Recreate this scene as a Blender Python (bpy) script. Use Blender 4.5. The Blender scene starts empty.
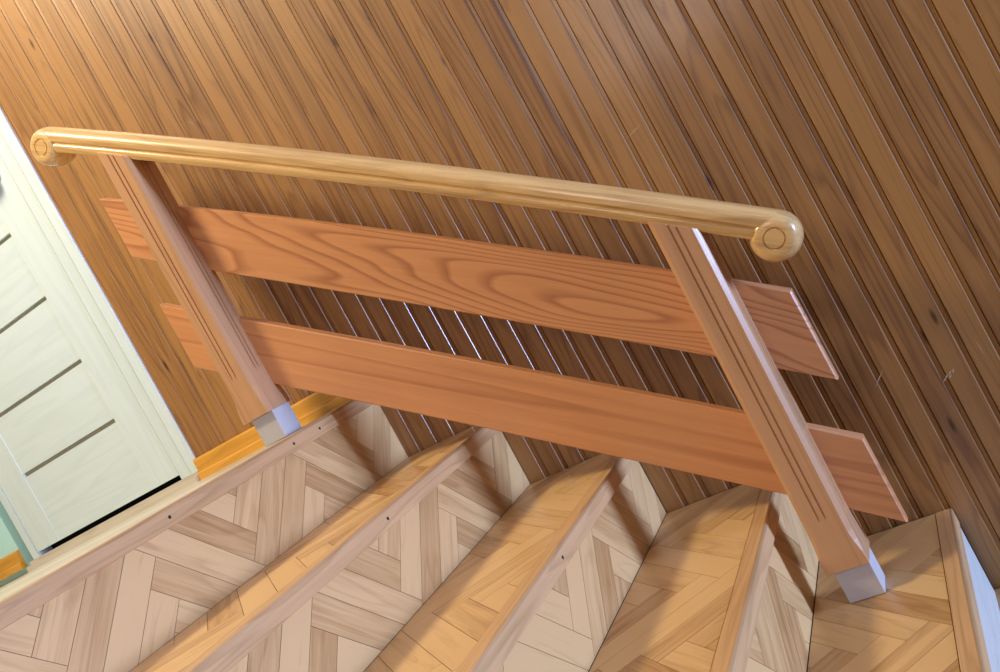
import bpy, math, random
from mathutils import Vector, Matrix
random.seed(7)
COL = bpy.context.scene.collection
S2 = math.sqrt(2)

# ------------------------------------------------------------------ helpers
class MB:
    """collects faces with grain coordinates (along, across, depth) and a tone per face"""
    def __init__(s): s.v=[]; s.f=[]; s.g=[]; s.t=[]; s.m=[]; s.sm=[]
    def face(s, pts, g, tone=.5, mi=0, smooth=False):
        b=len(s.v); s.v+=[tuple(p) for p in pts]; s.f.append(list(range(b,b+len(pts))))
        s.g.append([tuple(x) for x in g]); s.t.append(tone); s.m.append(mi); s.sm.append(smooth)
    def solid(s, pts, axis=0, tone=.5, seed=0., mi=0, smooth=False, gdir=None):
        """face whose grain runs along axis (0,1,2) or along a given direction in 3-D"""
        g=[]
        for p in pts:
            p=Vector(p)
            if gdir is not None:
                d=gdir.normalized(); o=d.cross(Vector((0,1,0))).normalized(); w=d.cross(o)
                g.append((p.dot(d), p.dot(o), p.dot(w)+seed))
            else:
                o=[k for k in range(3) if k!=axis]
                g.append((p[axis], p[o[0]], p[o[1]]+seed))
        s.face(pts, g, tone, mi, smooth)
    def box(s, lo, hi, axis=0, tone=.5, seed=0., mi=0):
        x0,y0,z0=lo; x1,y1,z1=hi
        P=[(x0,y0,z0),(x1,y0,z0),(x1,y1,z0),(x0,y1,z0),(x0,y0,z1),(x1,y0,z1),(x1,y1,z1),(x0,y1,z1)]
        for q in ((0,3,2,1),(4,5,6,7),(0,1,5,4),(1,2,6,5),(2,3,7,6),(3,0,4,7)):
            s.solid([P[i] for i in q], axis, tone, seed, mi)
    def build(s, name, mats, parent=None, merge=False, bevel=0):
        me=bpy.data.meshes.new(name)
        me.from_pydata(s.v,[],s.f)
        for m in (mats if isinstance(mats,(list,tuple)) else [mats]): me.materials.append(m)
        me.attributes.new('gco','FLOAT_VECTOR','CORNER'); me.attributes.new('tone','FLOAT','CORNER')
        a=me.attributes['gco']; t=me.attributes['tone']
        k=0
        for fi,g in enumerate(s.g):
            me.polygons[fi].material_index=s.m[fi]; me.polygons[fi].use_smooth=s.sm[fi]
            for x in g:
                a.data[k].vector=x; t.data[k].value=s.t[fi]; k+=1
        if merge:
            import bmesh
            bm=bmesh.new(); bm.from_mesh(me)
            bmesh.ops.remove_doubles(bm, verts=bm.verts, dist=1e-5)
            bmesh.ops.recalc_face_normals(bm, faces=bm.faces)
            bm.to_mesh(me); bm.free()
        me.update()
        o=bpy.data.objects.new(name,me); COL.objects.link(o)
        if parent: o.parent=parent
        if bevel:
            b=o.modifiers.new('b','BEVEL'); b.width=bevel; b.segments=3; b.limit_method='ANGLE'; b.angle_limit=math.radians(35)
        return o

def empty(name, loc=(0,0,0)):
    o=bpy.data.objects.new(name,None); o.location=loc; COL.objects.link(o); return o
def reparent(child, root):
    child.parent=root; child.matrix_parent_inverse=Matrix.Translation(root.location).inverted()
def bevbox(name, lo, hi, mat, parent=None, axis=0, tone=.5, seed=0., bevel=.002):
    m=MB(); m.box(lo,hi,axis,tone,seed); return m.build(name,mat,parent,merge=True,bevel=bevel)

# ------------------------------------------------------------------ materials
def srgb(h):
    c=[int(h[i:i+2],16)/255 for i in (0,2,4)]
    return tuple((x/12.92 if x<=.04045 else ((x+.055)/1.055)**2.4) for x in c)+(1,)
def wood(name, light, dark, rings=7., along=1.3, across=11., rough=.42, coat=.25, tonevar=.5, contrast=.55,
         knots=False, fiber=.35, latewood=None, spec=.5, coat_rough=.15, blotch=.25, bump=.12, warp=.0):
    m=bpy.data.materials.new(name); m.use_nodes=True; nt=m.node_tree; N=nt.nodes; L=nt.links; N.clear()
    out=N.new('ShaderNodeOutputMaterial'); bs=N.new('ShaderNodeBsdfPrincipled'); L.new(bs.outputs[0],out.inputs[0])
    bs.inputs['Roughness'].default_value=rough; bs.inputs['Coat Weight'].default_value=coat; bs.inputs['Coat Roughness'].default_value=coat_rough
    bs.inputs['Specular IOR Level'].default_value=spec
    at=N.new('ShaderNodeAttribute'); at.attribute_name='gco'; tn=N.new('ShaderNodeAttribute'); tn.attribute_name='tone'
    def mapv(sx,sy,sz):
        v=N.new('ShaderNodeVectorMath'); v.operation='MULTIPLY'; L.new(at.outputs['Vector'],v.inputs[0]); v.inputs[1].default_value=(sx,sy,sz); return v.outputs[0]
    def noise(vec,scale=1,detail=2,rough_=.5):
        n=N.new('ShaderNodeTexNoise'); L.new(vec,n.inputs['Vector']); n.inputs['Scale'].default_value=scale; n.inputs['Detail'].default_value=detail; n.inputs['Roughness'].default_value=rough_; return n.outputs['Fac']
    def math_(op,a,b=None,c=None):
        n=N.new('ShaderNodeMath'); n.operation=op
        for i,x in enumerate((a,b,c)):
            if x is None: continue
            if isinstance(x,(int,float)): n.inputs[i].default_value=x
            else: L.new(x,n.inputs[i])
        return n.outputs[0]
    def mix(f,a,b,mode='MIX'):
        n=N.new('ShaderNodeMix'); n.data_type='RGBA'; n.blend_type=mode
        if isinstance(f,(int,float)): n.inputs[0].default_value=f
        else: L.new(f,n.inputs[0])
        for i,x in ((6,a),(7,b)):
            if isinstance(x,tuple): n.inputs[i].default_value=x
            else: L.new(x,n.inputs[i])
        return n.outputs[2]
    big=noise(mapv(along,across,across),1,1.5)
    r=math_('FRACT',math_('MULTIPLY',big,rings))
    ramp=N.new('ShaderNodeValToRGB'); L.new(r,ramp.inputs[0])
    e=ramp.color_ramp.elements; e[0].position=0; e[0].color=(0,0,0,1); e[1].position=1; e[1].color=(0,0,0,1)
    x=e.new(.55); x.color=(.12,.12,.12,1); x=e.new(.86); x.color=(1,1,1,1)
    fib=noise(mapv(9,330,330),1,2,.6)
    strk=noise(mapv(1.5,60,60),1,2)
    f=math_('ADD',math_('MULTIPLY',ramp.outputs[0],contrast),math_('MULTIPLY',math_('SUBTRACT',fib,.5),fiber))
    f=math_('ADD',f,math_('MULTIPLY',math_('SUBTRACT',strk,.5),fiber*1.2))
    f=math_('ADD',f,math_('MULTIPLY',math_('SUBTRACT',noise(mapv(5,14,14),1,2),.5),blotch*1.6))
    f=math_('ADD',f,math_('MULTIPLY',math_('SUBTRACT',tn.outputs['Fac'],.5),tonevar*2))
    f=math_('ADD',f,.12)
    f.node.use_clamp=True
    col=mix(f,light,dark)
    if knots:
        sv=mapv(5.2,19.4,1)
        vo=N.new('ShaderNodeTexVoronoi'); L.new(sv,vo.inputs['Vector']); vo.inputs['Scale'].default_value=1; vo.inputs['Randomness'].default_value=.75
        sep=N.new('ShaderNodeSeparateColor'); L.new(vo.outputs['Color'],sep.inputs[0])
        on=math_('GREATER_THAN',sep.outputs[0],knots)
        mr=N.new('ShaderNodeMapRange'); L.new(vo.outputs['Distance'],mr.inputs[0])
        mr.inputs[1].default_value=.035; mr.inputs[2].default_value=.115; mr.inputs[3].default_value=1; mr.inputs[4].default_value=0
        k=math_('MULTIPLY',on,mr.outputs[0])
        col=mix(math_('MULTIPLY',k,.85),col,(dark[0]*.25,dark[1]*.2,dark[2]*.18,1))
    L.new(col,bs.inputs['Base Color'])
    if bump:
        b=N.new('ShaderNodeBump'); b.inputs['Strength'].default_value=bump; b.inputs['Distance'].default_value=.001
        L.new(math_('ADD',fib,math_('MULTIPLY',ramp.outputs[0],-.3)),b.inputs['Height']); L.new(b.outputs[0],bs.inputs['Normal'])
        if coat: L.new(b.outputs[0],bs.inputs['Coat Normal'])
    return m
def plain(name, col, rough=.5, var=.06, metal=0., scale=6., bump=0., stretch=(1,1,1)):
    m=bpy.data.materials.new(name); m.use_nodes=True; nt=m.node_tree; N=nt.nodes; L=nt.links
    bs=N['Principled BSDF']; bs.inputs['Roughness'].default_value=rough; bs.inputs['Metallic'].default_value=metal
    tc=N.new('ShaderNodeTexCoord'); mp=N.new('ShaderNodeMapping'); mp.inputs['Scale'].default_value=stretch
    n=N.new('ShaderNodeTexNoise'); n.inputs['Scale'].default_value=scale; n.inputs['Detail'].default_value=4
    L.new(tc.outputs['Object'],mp.inputs[0]); L.new(mp.outputs[0],n.inputs['Vector'])
    mx=N.new('ShaderNodeMix'); mx.data_type='RGBA'; L.new(n.outputs['Fac'],mx.inputs[0])
    mx.inputs[6].default_value=tuple(min(1,c*(1+var)) for c in col[:3])+(1,); mx.inputs[7].default_value=tuple(c*(1-var) for c in col[:3])+(1,)
    L.new(mx.outputs[2],bs.inputs['Base Color'])
    if bump:
        b=N.new('ShaderNodeBump'); b.inputs['Strength'].default_value=bump; b.inputs['Distance'].default_value=.002; L.new(n.outputs['Fac'],b.inputs['Height']); L.new(b.outputs[0],bs.inputs['Normal'])
    return m

M={}
M['panel']=wood('stained pine panelling',srgb('ad804b'),srgb('613923'),rings=13,along=.9,across=13,rough=.45,coat=.5,coat_rough=.16,tonevar=.30,contrast=.36,knots=.62,fiber=.5,blotch=.3)
M['rail']=wood('honey oak handrail',srgb('e6bf80'),srgb('a07644'),rings=5,along=2,across=16,rough=.3,coat=.5,coat_rough=.12,tonevar=.2,contrast=.25,fiber=1.3)
M['board']=wood('reddish larch board',srgb('dea170'),srgb('8f4e30'),rings=34,along=.8,across=5.5,rough=.4,coat=.25,tonevar=.25,contrast=.55,fiber=.25,blotch=.12)
M['board_straight']=wood('straight grained larch board',srgb('dea06e'),srgb('9a5834'),rings=6,along=.35,across=14,rough=.4,coat=.25,tonevar=.25,contrast=.4,fiber=.3,blotch=.2)
M['post']=wood('varnished pine post',srgb('d0a176'),srgb('986c46'),rings=6,along=.8,across=16,rough=.38,coat=.3,tonevar=.3,contrast=.28,fiber=.3,blotch=.12)
M['parquet']=wood('oak parquet blocks',srgb('e6bf86'),srgb('a3733f'),rings=5,along=3,across=22,rough=.42,coat=.2,coat_rough=.2,tonevar=.46,contrast=.22,fiber=.6,blotch=.4)
M['nosing']=wood('pine stair nosing',srgb('e0b684'),srgb('ac8456'),rings=8,along=1.5,across=24,rough=.4,coat=.25,tonevar=.3,contrast=.35,fiber=.5,blotch=.3)
M['skirt']=wood('yellow pine skirting',srgb('eeb44c'),srgb('bb8028'),rings=5,along=1.4,across=20,rough=.35,coat=.3,tonevar=.2,contrast=.3,fiber=.3)
M['sill']=wood('bleached wood sill',srgb('ded8cc'),srgb('b6ab9a'),rings=6,along=1.4,across=24,rough=.45,coat=.15,tonevar=.3,contrast=.3,fiber=.4)
M['door']=wood('pale green-white door finish',srgb('e2f6ff'),srgb('cfe6ee'),rings=5,along=1.6,across=16,rough=.45,coat=.1,tonevar=.25,contrast=.3,fiber=.35,blotch=.2,bump=.04)
M['groove_grey']=plain('grey door groove',srgb('a49f8c'),.6)
M['mark']=plain('pale varnish mark',srgb('cdbb98'),.6)
M['caulk']=plain('dark joint filler',srgb('3a2413'),.8)
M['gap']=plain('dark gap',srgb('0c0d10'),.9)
M['base']=plain('pale grey unvarnished block',srgb('c4c2c4'),.5,.06,scale=30)
M['screw']=plain('dark screw head',srgb('3a3b40'),.4,.1,metal=.7)
M['plaster']=plain('pale plaster',srgb('c4f8ff'),.8,.02,bump=.1,scale=60)  # white wall; its blue daylight tint is put into the base colour
M['ceil']=plain('warm white ceiling',srgb('e8e0d0'),.9,.02)
M['steel']=plain('brushed steel',srgb('9aa0a4'),.3,.08,metal=.9,scale=40)
M['paleboard']=wood('pale bluish riser board',srgb('cfd2cc'),srgb('a3a7a4'),rings=6,along=1.5,across=18,rough=.5,coat=.1,tonevar=.2,contrast=.2,fiber=.4)

# ------------------------------------------------------------------ stair measurements (metres)
NX=[-.0003,.2535,.5139,.7600,1.0185]           # front faces of the nosings
RX=[-.0109,.2425,.4995,.7529,1.0105]           # riser planes; riser n drops from nosing n
NZ=[0.,-.1836,-.3585,-.5331,-.7215,-.900]      # walking surfaces
NOSE_T=.0324; NOSE_W=.031; YF=-2.3             # stair reaches from the wall (y=0) to YF
DEEP=-.05

# ------------------------------------------------------------------ panelled wall
wb=MB(); PITCH=.0516; X0=.035
def panel_run(x_lo, x_hi, z0, z1):
    k0=math.floor((x_lo-X0)/PITCH); k1=math.ceil((x_hi-X0)/PITCH)
    for k in range(k0,k1):
        a=X0+PITCH*k; b=a+PITCH
        tone=random.random()*.8+.1; sd=random.random()*50
        prof=[(a,.008),(a+.0005,.008),(a+.0007,.0018),(a+.0018,.0),(a+.0402,.0),(a+.0410,.0004),(a+.0424,.0024),(a+.0504,.0030),(a+.0516,.008)]
        prof=[(min(max(x,x_lo),x_hi),y) for x,y in prof]
        for i in range(len(prof)-1):
            (xa,ya),(xb,yb)=prof[i],prof[i+1]
            if xb-xa<1e-5 : 
                if abs(ya-yb)<1e-6: continue
            pts=[(xa,ya,z0),(xb,yb,z0),(xb,yb,z1),(xa,ya,z1)]
            g=[(p[2]+sd*1.7,p[0]*1.0,sd) for p in pts]
            wb.face(pts,g,tone if i not in (0,7) else min(1,tone+.4),0)
DOOR_L,DOOR_R,DOOR_T=-1.345,-.638,2.0
panel_run(-.606,3.2,-1.7,2.35)
panel_run(-1.40,-.606,DOOR_T+.04,2.35)
wb.box((-.606,.0085,-1.7),(3.2,.05,2.35),2,mi=1)
wb.box((-1.40,.0085,DOOR_T+.04),(-.606,.05,2.35),2,mi=1)
# small pale scratches and paint marks on the varnish
def mark(x,z,dx,dz,wd):
    d=Vector((dx,0,dz)); n=Vector((-dz,0,dx)).normalized()*wd/2; p=Vector((x,-.0003,z))
    wb.solid([p-n,p+d*.5-n*1.6,p+d,p+d*.5+n*1.6],2,.5,0,2)
mark(.9965,-.4515,.030,.027,.0016)
for x,z,dx,dz in ((1.108,-.489,.012,.005),(1.1135,-.4855,.010,.006),(1.119,-.4880,.010,.006),(1.122,-.4820,.009,.007),(1.130,-.4815,.006,.009)): mark(x,z,dx,dz,.0022)
for x,z,dx,dz in ((1.1900,-.4400,.003,-.034),(.800,.1985,.045,.012)): mark(x,z,dx,dz,.0009)
w=wb.build('wall_back',[M['panel'],M['caulk'],M['mark']]); w['kind']='structure'
pw=MB(); pw.box((-3.0,.0,-.05),(-1.40,.05,2.35)); w2=pw.build('wall_left',M['plaster']); w2['kind']='structure'
ce=MB(); ce.box((-3.0,-3.2,2.35),(3.2,.05,2.4)); c=ce.build('ceiling',M['ceil']); c['kind']='structure'
# landing floor
fl=MB()
y=0.
while y>-3.2:
    d=.09; fl.box((-3.0,y-d+.0008,-.03),(NX[0]-NOSE_W-.001,y,0.0),0,random.random(),random.random()*30); y-=d
f=fl.build('floor',M['sill']); f['kind']='structure'

# ------------------------------------------------------------------ skirting
def skirting(name,x0,x1):
    m=MB()
    prof=[(0.,0.),(-.020,0.),(-.020,.018),(-.017,.021),(-.012,.022),(-.012,.052),(-.009,.057),(0.,.058)]
    for i in range(len(prof)-1):
        (ya,za),(yb,zb)=prof[i],prof[i+1]
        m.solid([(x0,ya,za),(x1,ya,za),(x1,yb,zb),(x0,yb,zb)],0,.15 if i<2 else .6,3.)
    for x in (x0,x1): m.solid([(x,a,b) for a,b in prof],0,.5,3.)
    o=m.build(name,M['skirt'],merge=True); o['kind']='structure'; return o
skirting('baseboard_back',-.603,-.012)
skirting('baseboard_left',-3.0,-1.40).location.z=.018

# ------------------------------------------------------------------ door
door=empty('door_1',(-.98,0,0)); door['kind']='structure'
def dpart(o): reparent(o,door); return o
m=MB()
LX0,LX1=-1.330,-.682; ZB=.040; ZT=1.985; sw=.108
m.box((LX0,.0,ZB),(LX0+sw,.036,ZT),2,.4,1.); m.box((LX1-sw,.0,ZB),(LX1,.036,ZT),2,.45,5.)
gz=[.2553,.4413,.6358,.83,1.022,1.214,1.406,1.598,1.79]
edges=[ZB]+gz+[ZT]
for i in range(len(edges)-1):
    a=edges[i]+(.006 if i else 0); b=edges[i+1]-(.006 if i<len(edges)-2 else 0)
    m.box((LX0+sw,.0015,a),(LX1-sw,.034,b),0,.3+random.random()*.3,random.random()*30)
leaf=dpart(m.build('door_leaf',M['door'],merge=False))
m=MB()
for z in gz: m.box((LX0+sw,.009,z-.0062),(LX1-sw,.016,z+.0062),0)  # grey-beige strip set back in each groove of the leaf
gi=m.build('groove_strip',M['groove_grey']); gi.parent=leaf
# frame and casing
m=MB(); m.box((-.679,-.002,.026),(-.6395,.05,ZT+.045),2,.6,2.); m.box((-1.36,-.002,.026),(-1.333,.05,ZT+.045),2,.6,2.); m.box((-1.333,-.002,ZT+.004),(-.679,.05,ZT+.045),0,.6,2.)
dpart(m.build('door_frame',M['door']))
m=MB(); m.box((-.6365,-.004,.0),(-.600,.0,ZT+.085),2,.3,8.); m.box((-1.40,-.004,ZT+.047),(-.6365,.0,ZT+.085),0,.3,8.)
dpart(m.build('door_casing',M['door'],merge=False,bevel=0))
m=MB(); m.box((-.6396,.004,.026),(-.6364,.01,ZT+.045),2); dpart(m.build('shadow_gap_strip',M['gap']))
m=MB(); m.box((-1.45,.052,-.05),(-.55,.06,2.1),2); dpart(m.build('door_backing',M['gap']))
m=MB(); m.box((-1.37,-.03,.0),(-.605,.05,.0155),0,.2,4.); m.box((-1.37,-.012,.0155),(-.605,.05,.026),0,.5,9.)
dpart(m.build('threshold',M['sill']))
# lever handle: rose, neck and lever
def tube(m,pts,rad,seg=12,axis=0,tone=.5,caps=True):
    rings=[]
    n=len(pts)
    for i,p in enumerate(pts):
        p=Vector(p); d=(Vector(pts[min(i+1,n-1)])-Vector(pts[max(i-1,0)])).normalized()
        u=d.cross(Vector((0,0,1))); u=u if u.length>.1 else d.cross(Vector((1,0,0))); u.normalize(); v=d.cross(u)
        r=rad[i] if isinstance(rad,(list,tuple)) else rad
        rings.append([p+(u*math.cos(a)+v*math.sin(a))*r for a in (2*math.pi*k/seg for k in range(seg))])
    for i in range(n-1):
        for k in range(seg): m.solid([rings[i][k],rings[i][(k+1)%seg],rings[i+1][(k+1)%seg],rings[i+1][k]],axis,tone,0,0,True)
    if caps:
        m.solid(rings[0][::-1],axis,tone); m.solid(rings[-1],axis,tone)
m=MB(); tube(m,[(-.742,0,.985),(-.742,-.009,.985)],.026,24); 
tube(m,[(-.742,-.005,.985),(-.742,-.045,.985),(-.75,-.052,.985),(-.79,-.054,.983),(-.86,-.052,.98)],[.010,.009,.010,.009,.008])
h=m.build('door_handle',M['steel'],merge=True); h.parent=leaf; h['label']='brushed steel lever handle'

# ------------------------------------------------------------------ herringbone
def clip(poly,ax,val,keep_ge):
    out=[]
    for i in range(len(poly)):
        a,b=poly[i],poly[(i+1)%len(poly)]
        ia=(a[ax]>=val) if keep_ge else (a[ax]<=val); ib=(b[ax]>=val) if keep_ge else (b[ax]<=val)
        if ia: out.append(a)
        if ia!=ib:
            t=(val-a[ax])/(b[ax]-a[ax]); out.append((a[0]+t*(b[0]-a[0]),a[1]+t*(b[1]-a[1])))
    return out
def herring(mb,to3d,s0,s1,t0,t1,soff,toff,thick_dir,W=.0550,Lb=.310,gap=.0009,flip=False):
    """blocks at 45 degrees; s is the direction across the zigzags, t along them"""
    rng=random.Random(int((soff*131+toff*717)*1000)&0xffff)
    c=((s0+s1)/2,(t0+t1)/2); R=max(s1-s0,t1-t0)
    for mI in range(-14,15):
        for k in range(-60,61):
            for kind in (0,1):
                if kind==0: u0,v0,du,dv=k*W+mI*Lb, k*W-mI*Lb, Lb, W
                else: u0,v0,du,dv=Lb+k*W+mI*Lb, W-Lb+k*W-mI*Lb, W, Lb
                uv=[(u0+gap/2,v0+gap/2),(u0+du-gap/2,v0+gap/2),(u0+du-gap/2,v0+dv-gap/2),(u0+gap/2,v0+dv-gap/2)]
                st=[((u-v)/S2*(-1 if flip else 1)+soff,(u+v)/S2+toff) for u,v in uv]
                if max(p[0] for p in st)<s0 or min(p[0] for p in st)>s1 or max(p[1] for p in st)<t0 or min(p[1] for p in st)>t1: continue
                q=clip(clip(clip(clip(st,0,s0,True),0,s1,False),1,t0,True),1,t1,False)
                if len(q)<3: continue
                tone=rng.random(); tone=tone*.9 if rng.random()<.8 else tone; sd=rng.random()*60
                d=Vector((st[1][0]-st[0][0],st[1][1]-st[0][1])) if kind==0 else Vector((st[3][0]-st[0][0],st[3][1]-st[0][1]))
                d.normalize(); o=Vector((-d[1],d[0]))
                g=[(d.dot(Vector(p))+sd,o.dot(Vector(p)),sd) for p in q]
                top=[to3d(*p) for p in q]
                mb.face(top,g,tone)
                n=Vector(thick_dir)
                for i in range(len(q)):
                    j=(i+1)%len(q)
                    mb.face([top[i],tuple(Vector(top[i])-n*.0012),tuple(Vector(top[j])-n*.0012),top[j]],[g[i],g[i],g[j],g[j]],min(1,tone+.3))

# ------------------------------------------------------------------ staircase
stair=empty('staircase',(.5,-.6,-.9)); stair['label']='wooden staircase with herringbone parquet treads and risers along the panelled wall'; stair['category']='staircase'
def spart(o): reparent(o,stair); return o
for n in range(5):
    # nosing board: rounded upper front edge
    xf,z=NX[n],NZ[n]
    y0=-.0015 if n<4 else -.004
    m=MB(); r=.005
    prof=[(xf-NOSE_W,z-NOSE_T),(xf-NOSE_W,z+.0006)]+[(xf-r+r*math.sin(a),z+.0006-r+r*math.cos(a)) for a in (math.radians(q) for q in range(0,91,15))]+[(xf,z-NOSE_T+.001),(xf-.001,z-NOSE_T)]
    sd=random.random()*40; tone=[.75,.45,.4,.5,.55][n]
    for i in range(len(prof)):
        a,b=prof[i],prof[(i+1)%len(prof)]
        m.solid([(a[0],y0,a[1]),(a[0],YF,a[1]),(b[0],YF,b[1]),(b[0],y0,b[1])],1,tone,sd,0,2<=i<=7)
    for y in (y0,YF): m.solid([(a,y,b) for a,b in prof],1,tone,sd)
    no=spart(m.build('nosing',M['nosing'],merge=True))
    # screws in the front face
    ys={0:[-.255,-.351,-.715,-1.3,-1.9],1:[-.5375,-1.25,-1.9],2:[-.531,-1.2,-1.9],3:[-1.2,-1.8],4:[-1.2,-1.8]}[n]
    for y in ys:
        sm=MB(); tube(sm,[(xf-.001,y,z-.017),(xf+.0004,y,z-.017)],.0032,12)
        so=sm.build('screw',M['screw'],merge=True); so.parent=no
        if y==ys[0] and n==0: so['label']='dark screw head nearest the wall'
    # riser n below nosing n
    zb,zt=NZ[n+1],z-NOSE_T
    if n<4:
        m=MB(); herring(m,lambda s,t,x=RX[n]:(x,s,t),YF,-.0015,zb,zt,-.15,zb+[.02,.045,.06,.03][n],(1,0,0),flip=True)
        b=MB(); m2=len(m.f)
        m.box((RX[n]-.018,YF,zb-.02),(RX[n]-.0007,-.0015,zt),1)
        for i in range(m2,len(m.f)): m.m[i]=1
        ri=spart(m.build('riser',[M['parquet'],M['caulk']]))
    else:
        m=MB(); m.box((RX[n]-.018,YF,zb-.02),(NX[n]-.0015,-.013,zt),1,.4,7.); m.box((RX[n]-.016,-.0128,zb-.02),(RX[n]-.006,-.002,zt),1,.4,7.,mi=1)
        ri=spart(m.build('riser',[M['paleboard'],M['gap']])); ri['label']='plain pale riser board with a gap at the wall'
    # tread n+1 in front of riser n
    if n<4:
        xa,xb,zz=RX[n],NX[n+1]-NOSE_W-.0014,NZ[n+1]
    else:
        xa,xb,zz=RX[n],RX[n]+.27,NZ[n+1]
    m=MB(); herring(m,lambda s,t,z=zz:(t,s,z),YF,-.0045,xa+.0022,xb,-.17,xa+[.03,.05,.015,.06,.02][n],(0,0,1))
    m2=len(m.f); m.box((xa-.02,YF,zz-.03),(xb,-.0015,zz-.0007),1)
    for i in range(m2,len(m.f)): m.m[i]=1
    spart(m.build('tread',[M['parquet'],M['caulk']]))

# ------------------------------------------------------------------ railing
rl=empty('stair_railing',(.86,-.228,NZ[4])); rl['label']='sloping wooden stair railing with two posts, two wide boards and scrolled handrail'; rl['category']='railing'
def rpart(o): reparent(o,rl); return o
def post(xc,zbase,ztop,lean):
    yc=-.2275; hy=.0425
    # section points round the square with chamfers and two grooves on each face
    def section(z,hx,hy,c,gd):
        P=[]
        def side(a,b,nrm,half):
            # a->b corner points shortened by chamfer, grooves at centre
            d=(b-a); L=d.length; d=d/L
            mid=(a+b)/2
            P.append(a)
            for s in (-.0058,.0058):
                for o_,dep in ((-.0019,0),(-.0011,gd),(.0011,gd),(.0019,0)):
                    P.append(mid+d*(s+o_)-nrm*dep)
            P.append(b)
        side(Vector((-hx+c,-hy)),Vector((hx-c,-hy)),Vector((0,-1)),hx)
        side(Vector((hx,-hy+c)),Vector((hx,hy-c)),Vector((1,0)),hy)
        side(Vector((hx-c,hy)),Vector((-hx+c,hy)),Vector((0,1)),hx)
        side(Vector((-hx,hy-c)),Vector((-hx,-hy+c)),Vector((-1,0)),hy)
        return [Vector((p.x,p.y,z)) for p in P]
    zb=.066
    levels=[(zb,.0385,.0425,.0006,0),(zb+.012,.0385,.0425,.0012,0),(zb+.024,.0384,.0424,.0024,0),(zb+.034,.038,.042,.0042,0),(zb+.046,.0374,.0414,.0062,0),(zb+.062,.0368,.0408,.0078,0),(zb+.092,.0365,.0405,.008,.0),(zb+.104,.0365,.0405,.008,.0028),(ztop-zbase+0*zb,.0365,.0405,.008,.0028)]
    secs=[section(*l) for l in levels]
    for v in secs[-1]: v.z+=-.7095*v.x
    m=MB(); tone=.35; sd=xc*7+3; n=len(secs[0])
    for i in range(len(secs)-1):
        for k in range(n):
            m.solid([secs[i][k],secs[i][(k+1)%n],secs[i+1][(k+1)%n],secs[i+1][k]],2,tone,sd)
    m.solid(secs[0][::-1],2,.6,sd); m.solid(secs[-1],2,tone,sd)
    o=m.build('post',M['post'],merge=False)
    o.location=(xc,yc,zbase); o.rotation_euler=(0,lean,0)
    bpy.context.view_layer.update()
    b=bevbox('post_base',(-.032,-.032,0),(.032,.030,.0651),M['base'],None,2,bevel=.0015)
    b['label']='pale grey square block under the post'
    b.location=(xc+(.006 if xc>0 else .009),yc,zbase+.0009)
    o.parent=rl; o.matrix_parent_inverse=Matrix.Translation(rl.location).inverted()
    bpy.context.view_layer.update()
    b.parent=o; b.matrix_parent_inverse=o.matrix_world.inverted()
    return o
pr=post(.8487,NZ[4],.680-.7095*.860-.060,math.radians(1.0)); pr['label']='lower post of the railing'
pl=post(-.1255,NZ[0],.680+.7095*.1255-.060,0.); pl['label']='upper post of the railing'
def board(top,bot,xa,xb,yf,yb,tone,sd,lab):
    m=MB(); ch=.003
    xm,hw=(xa+xb)/2,(xb-xa)/2
    T=lambda x: top[0]*x+top[1]+top[2]*(.6-1.2*((x-xm)/hw)**2)
    Bt=lambda x: bot[0]*x+bot[1]+bot[2]*(.6-1.2*((x-xm)/hw)**2)
    d=Vector((1,0,top[0]))
    K=16
    for k in range(K):
        u0,u1=xa+(xb-xa)*k/K,xa+(xb-xa)*(k+1)/K
        f0=u0+(ch if k==0 else 0); f1=u1-(ch if k==K-1 else 0)
        def q(*p): m.solid([Vector(v) for v in p],0,tone,sd,gdir=d)
        q((f0,yf,Bt(u0)+ch),(f1,yf,Bt(u1)+ch),(f1,yf,T(u1)-ch),(f0,yf,T(u0)-ch))
        q((u0,yb,T(u0)),(u1,yb,T(u1)),(u1,yb,Bt(u1)),(u0,yb,Bt(u0)))
        q((f0,yf,T(u0)-ch),(f1,yf,T(u1)-ch),(u1,yf+ch,T(u1)),(u0,yf+ch,T(u0)))
        q((u0,yf+ch,T(u0)),(u1,yf+ch,T(u1)),(u1,yb,T(u1)),(u0,yb,T(u0)))
        q((u0,yf+ch,Bt(u0)),(u1,yf+ch,Bt(u1)),(f1,yf,Bt(u1)+ch),(f0,yf,Bt(u0)+ch))
        q((u0,yb,Bt(u0)),(u1,yb,Bt(u1)),(u1,yf+ch,Bt(u1)),(u0,yf+ch,Bt(u0)))
        for kk,u,f,sg in ((0,u0,f0,1),(K-1,u1,f1,-1)):
            if k==kk:
                q((u,yb,Bt(u)),(u,yf+ch,Bt(u)),(u,yf+ch,T(u)),(u,yb,T(u)))
                q((u,yf+ch,Bt(u)),(f,yf,Bt(u)+ch),(f,yf,T(u)-ch),(u,yf+ch,T(u)))
    o=rpart(m.build('board',M['board_straight' if 'straighter' in lab else 'board'],merge=True)); o['label']=lab
    return o
board((-.6917,.4958,.012),(-.7100,.3346,.005),-.2690,.9750,-.206,-.183,.30,1.3,'upper board with strong looping grain')
board((-.7070,.2155,.005),(-.7105,.0512,.005),-.2665,.9660,-.206,-.183,.40,5.1,'lower board with straighter grain')
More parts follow.
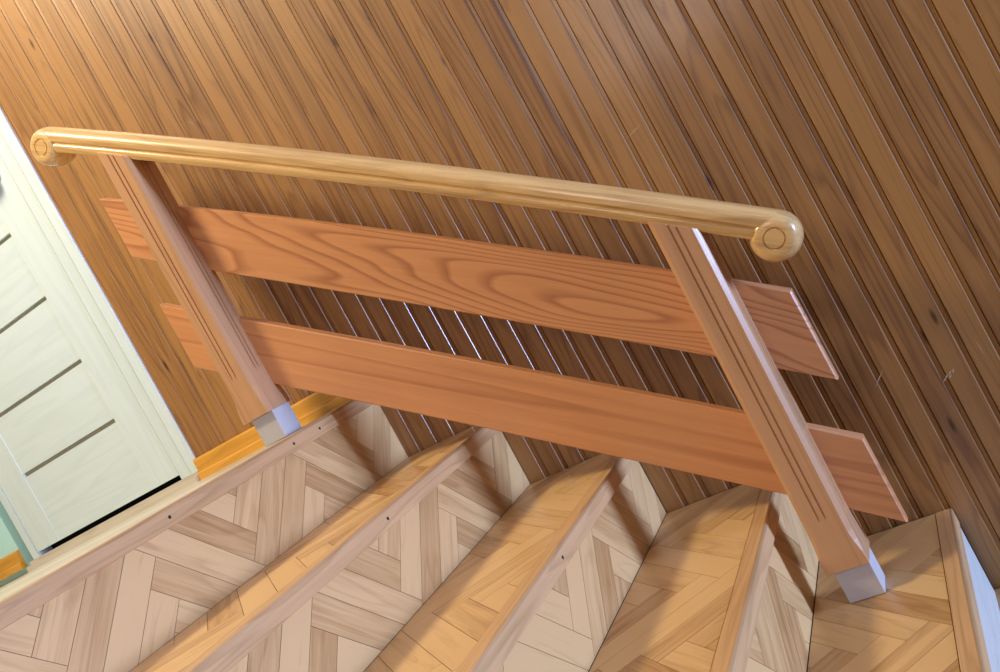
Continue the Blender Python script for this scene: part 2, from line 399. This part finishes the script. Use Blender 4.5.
# handrail: profile swept along the slope
SL=-.7095; dr=Vector((1,0,SL)).normalized(); up=Vector((-dr.z,0,dr.x)); 
TOPZ=.6800
def railpt(x,off,y): # off measured down from the top line, perpendicular
    return Vector((x,y,TOPZ+SL*x))-up*off
YC=-.2275
prof=[]  # (y offset, down from top)
H_=.053; W_=.036
for a in range(180,-1,-12):
    q=math.radians(a); prof.append((W_*math.cos(q), .021-.021*math.sin(q)**.75 if 0<a<180 else .021))
right=[(W_,.029),(W_-.0035,.0315),(W_-.0045,.0335),(W_-.0025,.0352),(W_-.001,.039),(W_-.002,.046),(W_-.006,.052),(W_-.010,H_)]
prof=prof+right+[(-a,b) for a,b in right[::-1]]
R_=.0438

def bow(x): return .006-.015*((x-.42)/.66)**2
def topz(x): return TOPZ+SL*x+bow(x)
def frame_at(x):
    d=Vector((1,0,(topz(x+.001)-topz(x-.001))/.002)).normalized(); return Vector((x,0,topz(x))),Vector((-d.z,0,d.x))
_p,_u=frame_at(-.2640); cL=_p-_u*R_; _xl=-.2640
_p,_u=frame_at(1.0255); cR=_p-_u*R_; _xr=1.0255
m=MB(); xs=[_xl+((_xr-_xl)*i/48) for i in range(49)]
rg=[]
for x in xs:
    _p,_u=frame_at(x); rg.append([_p-_u*b+Vector((0,YC+a,0)) for a,b in prof])
n=len(prof)
for i in range(len(xs)-1):
    for k in range(n): m.solid([rg[i][k],rg[i+1][k],rg[i+1][(k+1)%n],rg[i][(k+1)%n]],0,.4,2.,0,True,gdir=dr)
m.solid(rg[0],0,.4,2.,gdir=dr); m.solid(rg[-1][::-1],0,.4,2.,gdir=dr)
hr=rpart(m.build('handrail',M['rail'],merge=True)); hr['label']='rounded handrail with a moulded side line'
hr.data.polygons.foreach_set('use_smooth',[True]*len(hr.data.polygons))
es=hr.modifiers.new('e','EDGE_SPLIT'); es.split_angle=math.radians(38)
for c_,nm in ((cL,'upper scrolled end'),(cR,'lower scrolled end')):
    m=MB(); W2=.0375
    pr_=[(.0,-W2),(.0155,-W2),(.0165,-W2+.0024),(.0182,-W2+.0024),(.0192,-W2)]
    rr=.021
    pr_+=[(R_-rr+(rr*math.sin(math.radians(a))**.75 if a else 0),-W2*math.cos(math.radians(a))) for a in range(0,91,9)]
    pr_+=[(r,-y) for r,y in pr_[::-1]]
    seg=48
    for i in range(len(pr_)-1):
        (r0,y0_),(r1,y1_)=pr_[i],pr_[i+1]
        for k in range(seg):
            a0,a1=2*math.pi*k/seg,2*math.pi*(k+1)/seg
            P=[c_+Vector((r*math.cos(a),YC+y,r*math.sin(a))) for r,y,a in ((r0,y0_,a0),(r0,y0_,a1),(r1,y1_,a1),(r1,y1_,a0))]
            if r0<1e-6: P=[P[0],P[2],P[3]]
            if r1<1e-6: P=[P[0],P[1],P[2]]
            m.solid(P,0,.35,4.,0,True,gdir=dr)
    e=m.build('scroll_end',M['rail'],merge=True); e['label']=nm
    e.modifiers.new('e','EDGE_SPLIT').split_angle=math.radians(38)
    bpy.context.view_layer.update(); e.parent=hr; e.matrix_parent_inverse=hr.matrix_world.inverted()

# ------------------------------------------------------------------ lights
def area(name,loc,target,size,power,col,sy=None):
    l=bpy.data.lights.new(name,'AREA'); l.energy=power; l.color=col; l.shape='RECTANGLE'; l.size=size; l.size_y=sy or size
    o=bpy.data.objects.new(name,l); COL.objects.link(o); o.location=loc
    o.rotation_euler=(Vector(target)-Vector(loc)).to_track_quat('-Z','Y').to_euler(); return o
area('ceiling_light',(-.85,-1.25,2.2),(.2,-.2,.0),.4,48,(1,.83,.56))
area('window_light',(7.6,-.9,-.1),(.4,-.5,-.3),.9,620,(.41,.57,1.),1.5)
area('room_light',(.5,-3.4,1.2),(.6,0,.2),.8,11,(1,.86,.80))
w=bpy.data.worlds.new('world'); bpy.context.scene.world=w; w.use_nodes=True
bg=w.node_tree.nodes['Background']; bg.inputs[0].default_value=(1.,.70,.60,1); bg.inputs[1].default_value=.10

# ------------------------------------------------------------------ camera
cam=bpy.data.cameras.new('camera'); co=bpy.data.objects.new('camera',cam); COL.objects.link(co)
cam.sensor_width=36; cam.lens=916.58*36/1000; cam.clip_start=.01
A=[[0.79965486,0.36372113,-0.47776464],[-0.42018168,-0.22944667,-0.87795306],[-0.42895158,0.90280738,-0.03064919]]
r,d,f_=[Vector(a) for a in A]
mw=Matrix((( r.x,-d.x,-f_.x,1.21711),( r.y,-d.y,-f_.y,-1.82017),( r.z,-d.z,-f_.z,.03155),(0,0,0,1)))
co.matrix_world=mw
sc=bpy.context.scene; sc.camera=co
sc.view_settings.view_transform='Standard'; sc.view_settings.look='None'; sc.view_settings.gamma=1; sc.view_settings.exposure=.08; sc.view_settings.use_curve_mapping=False
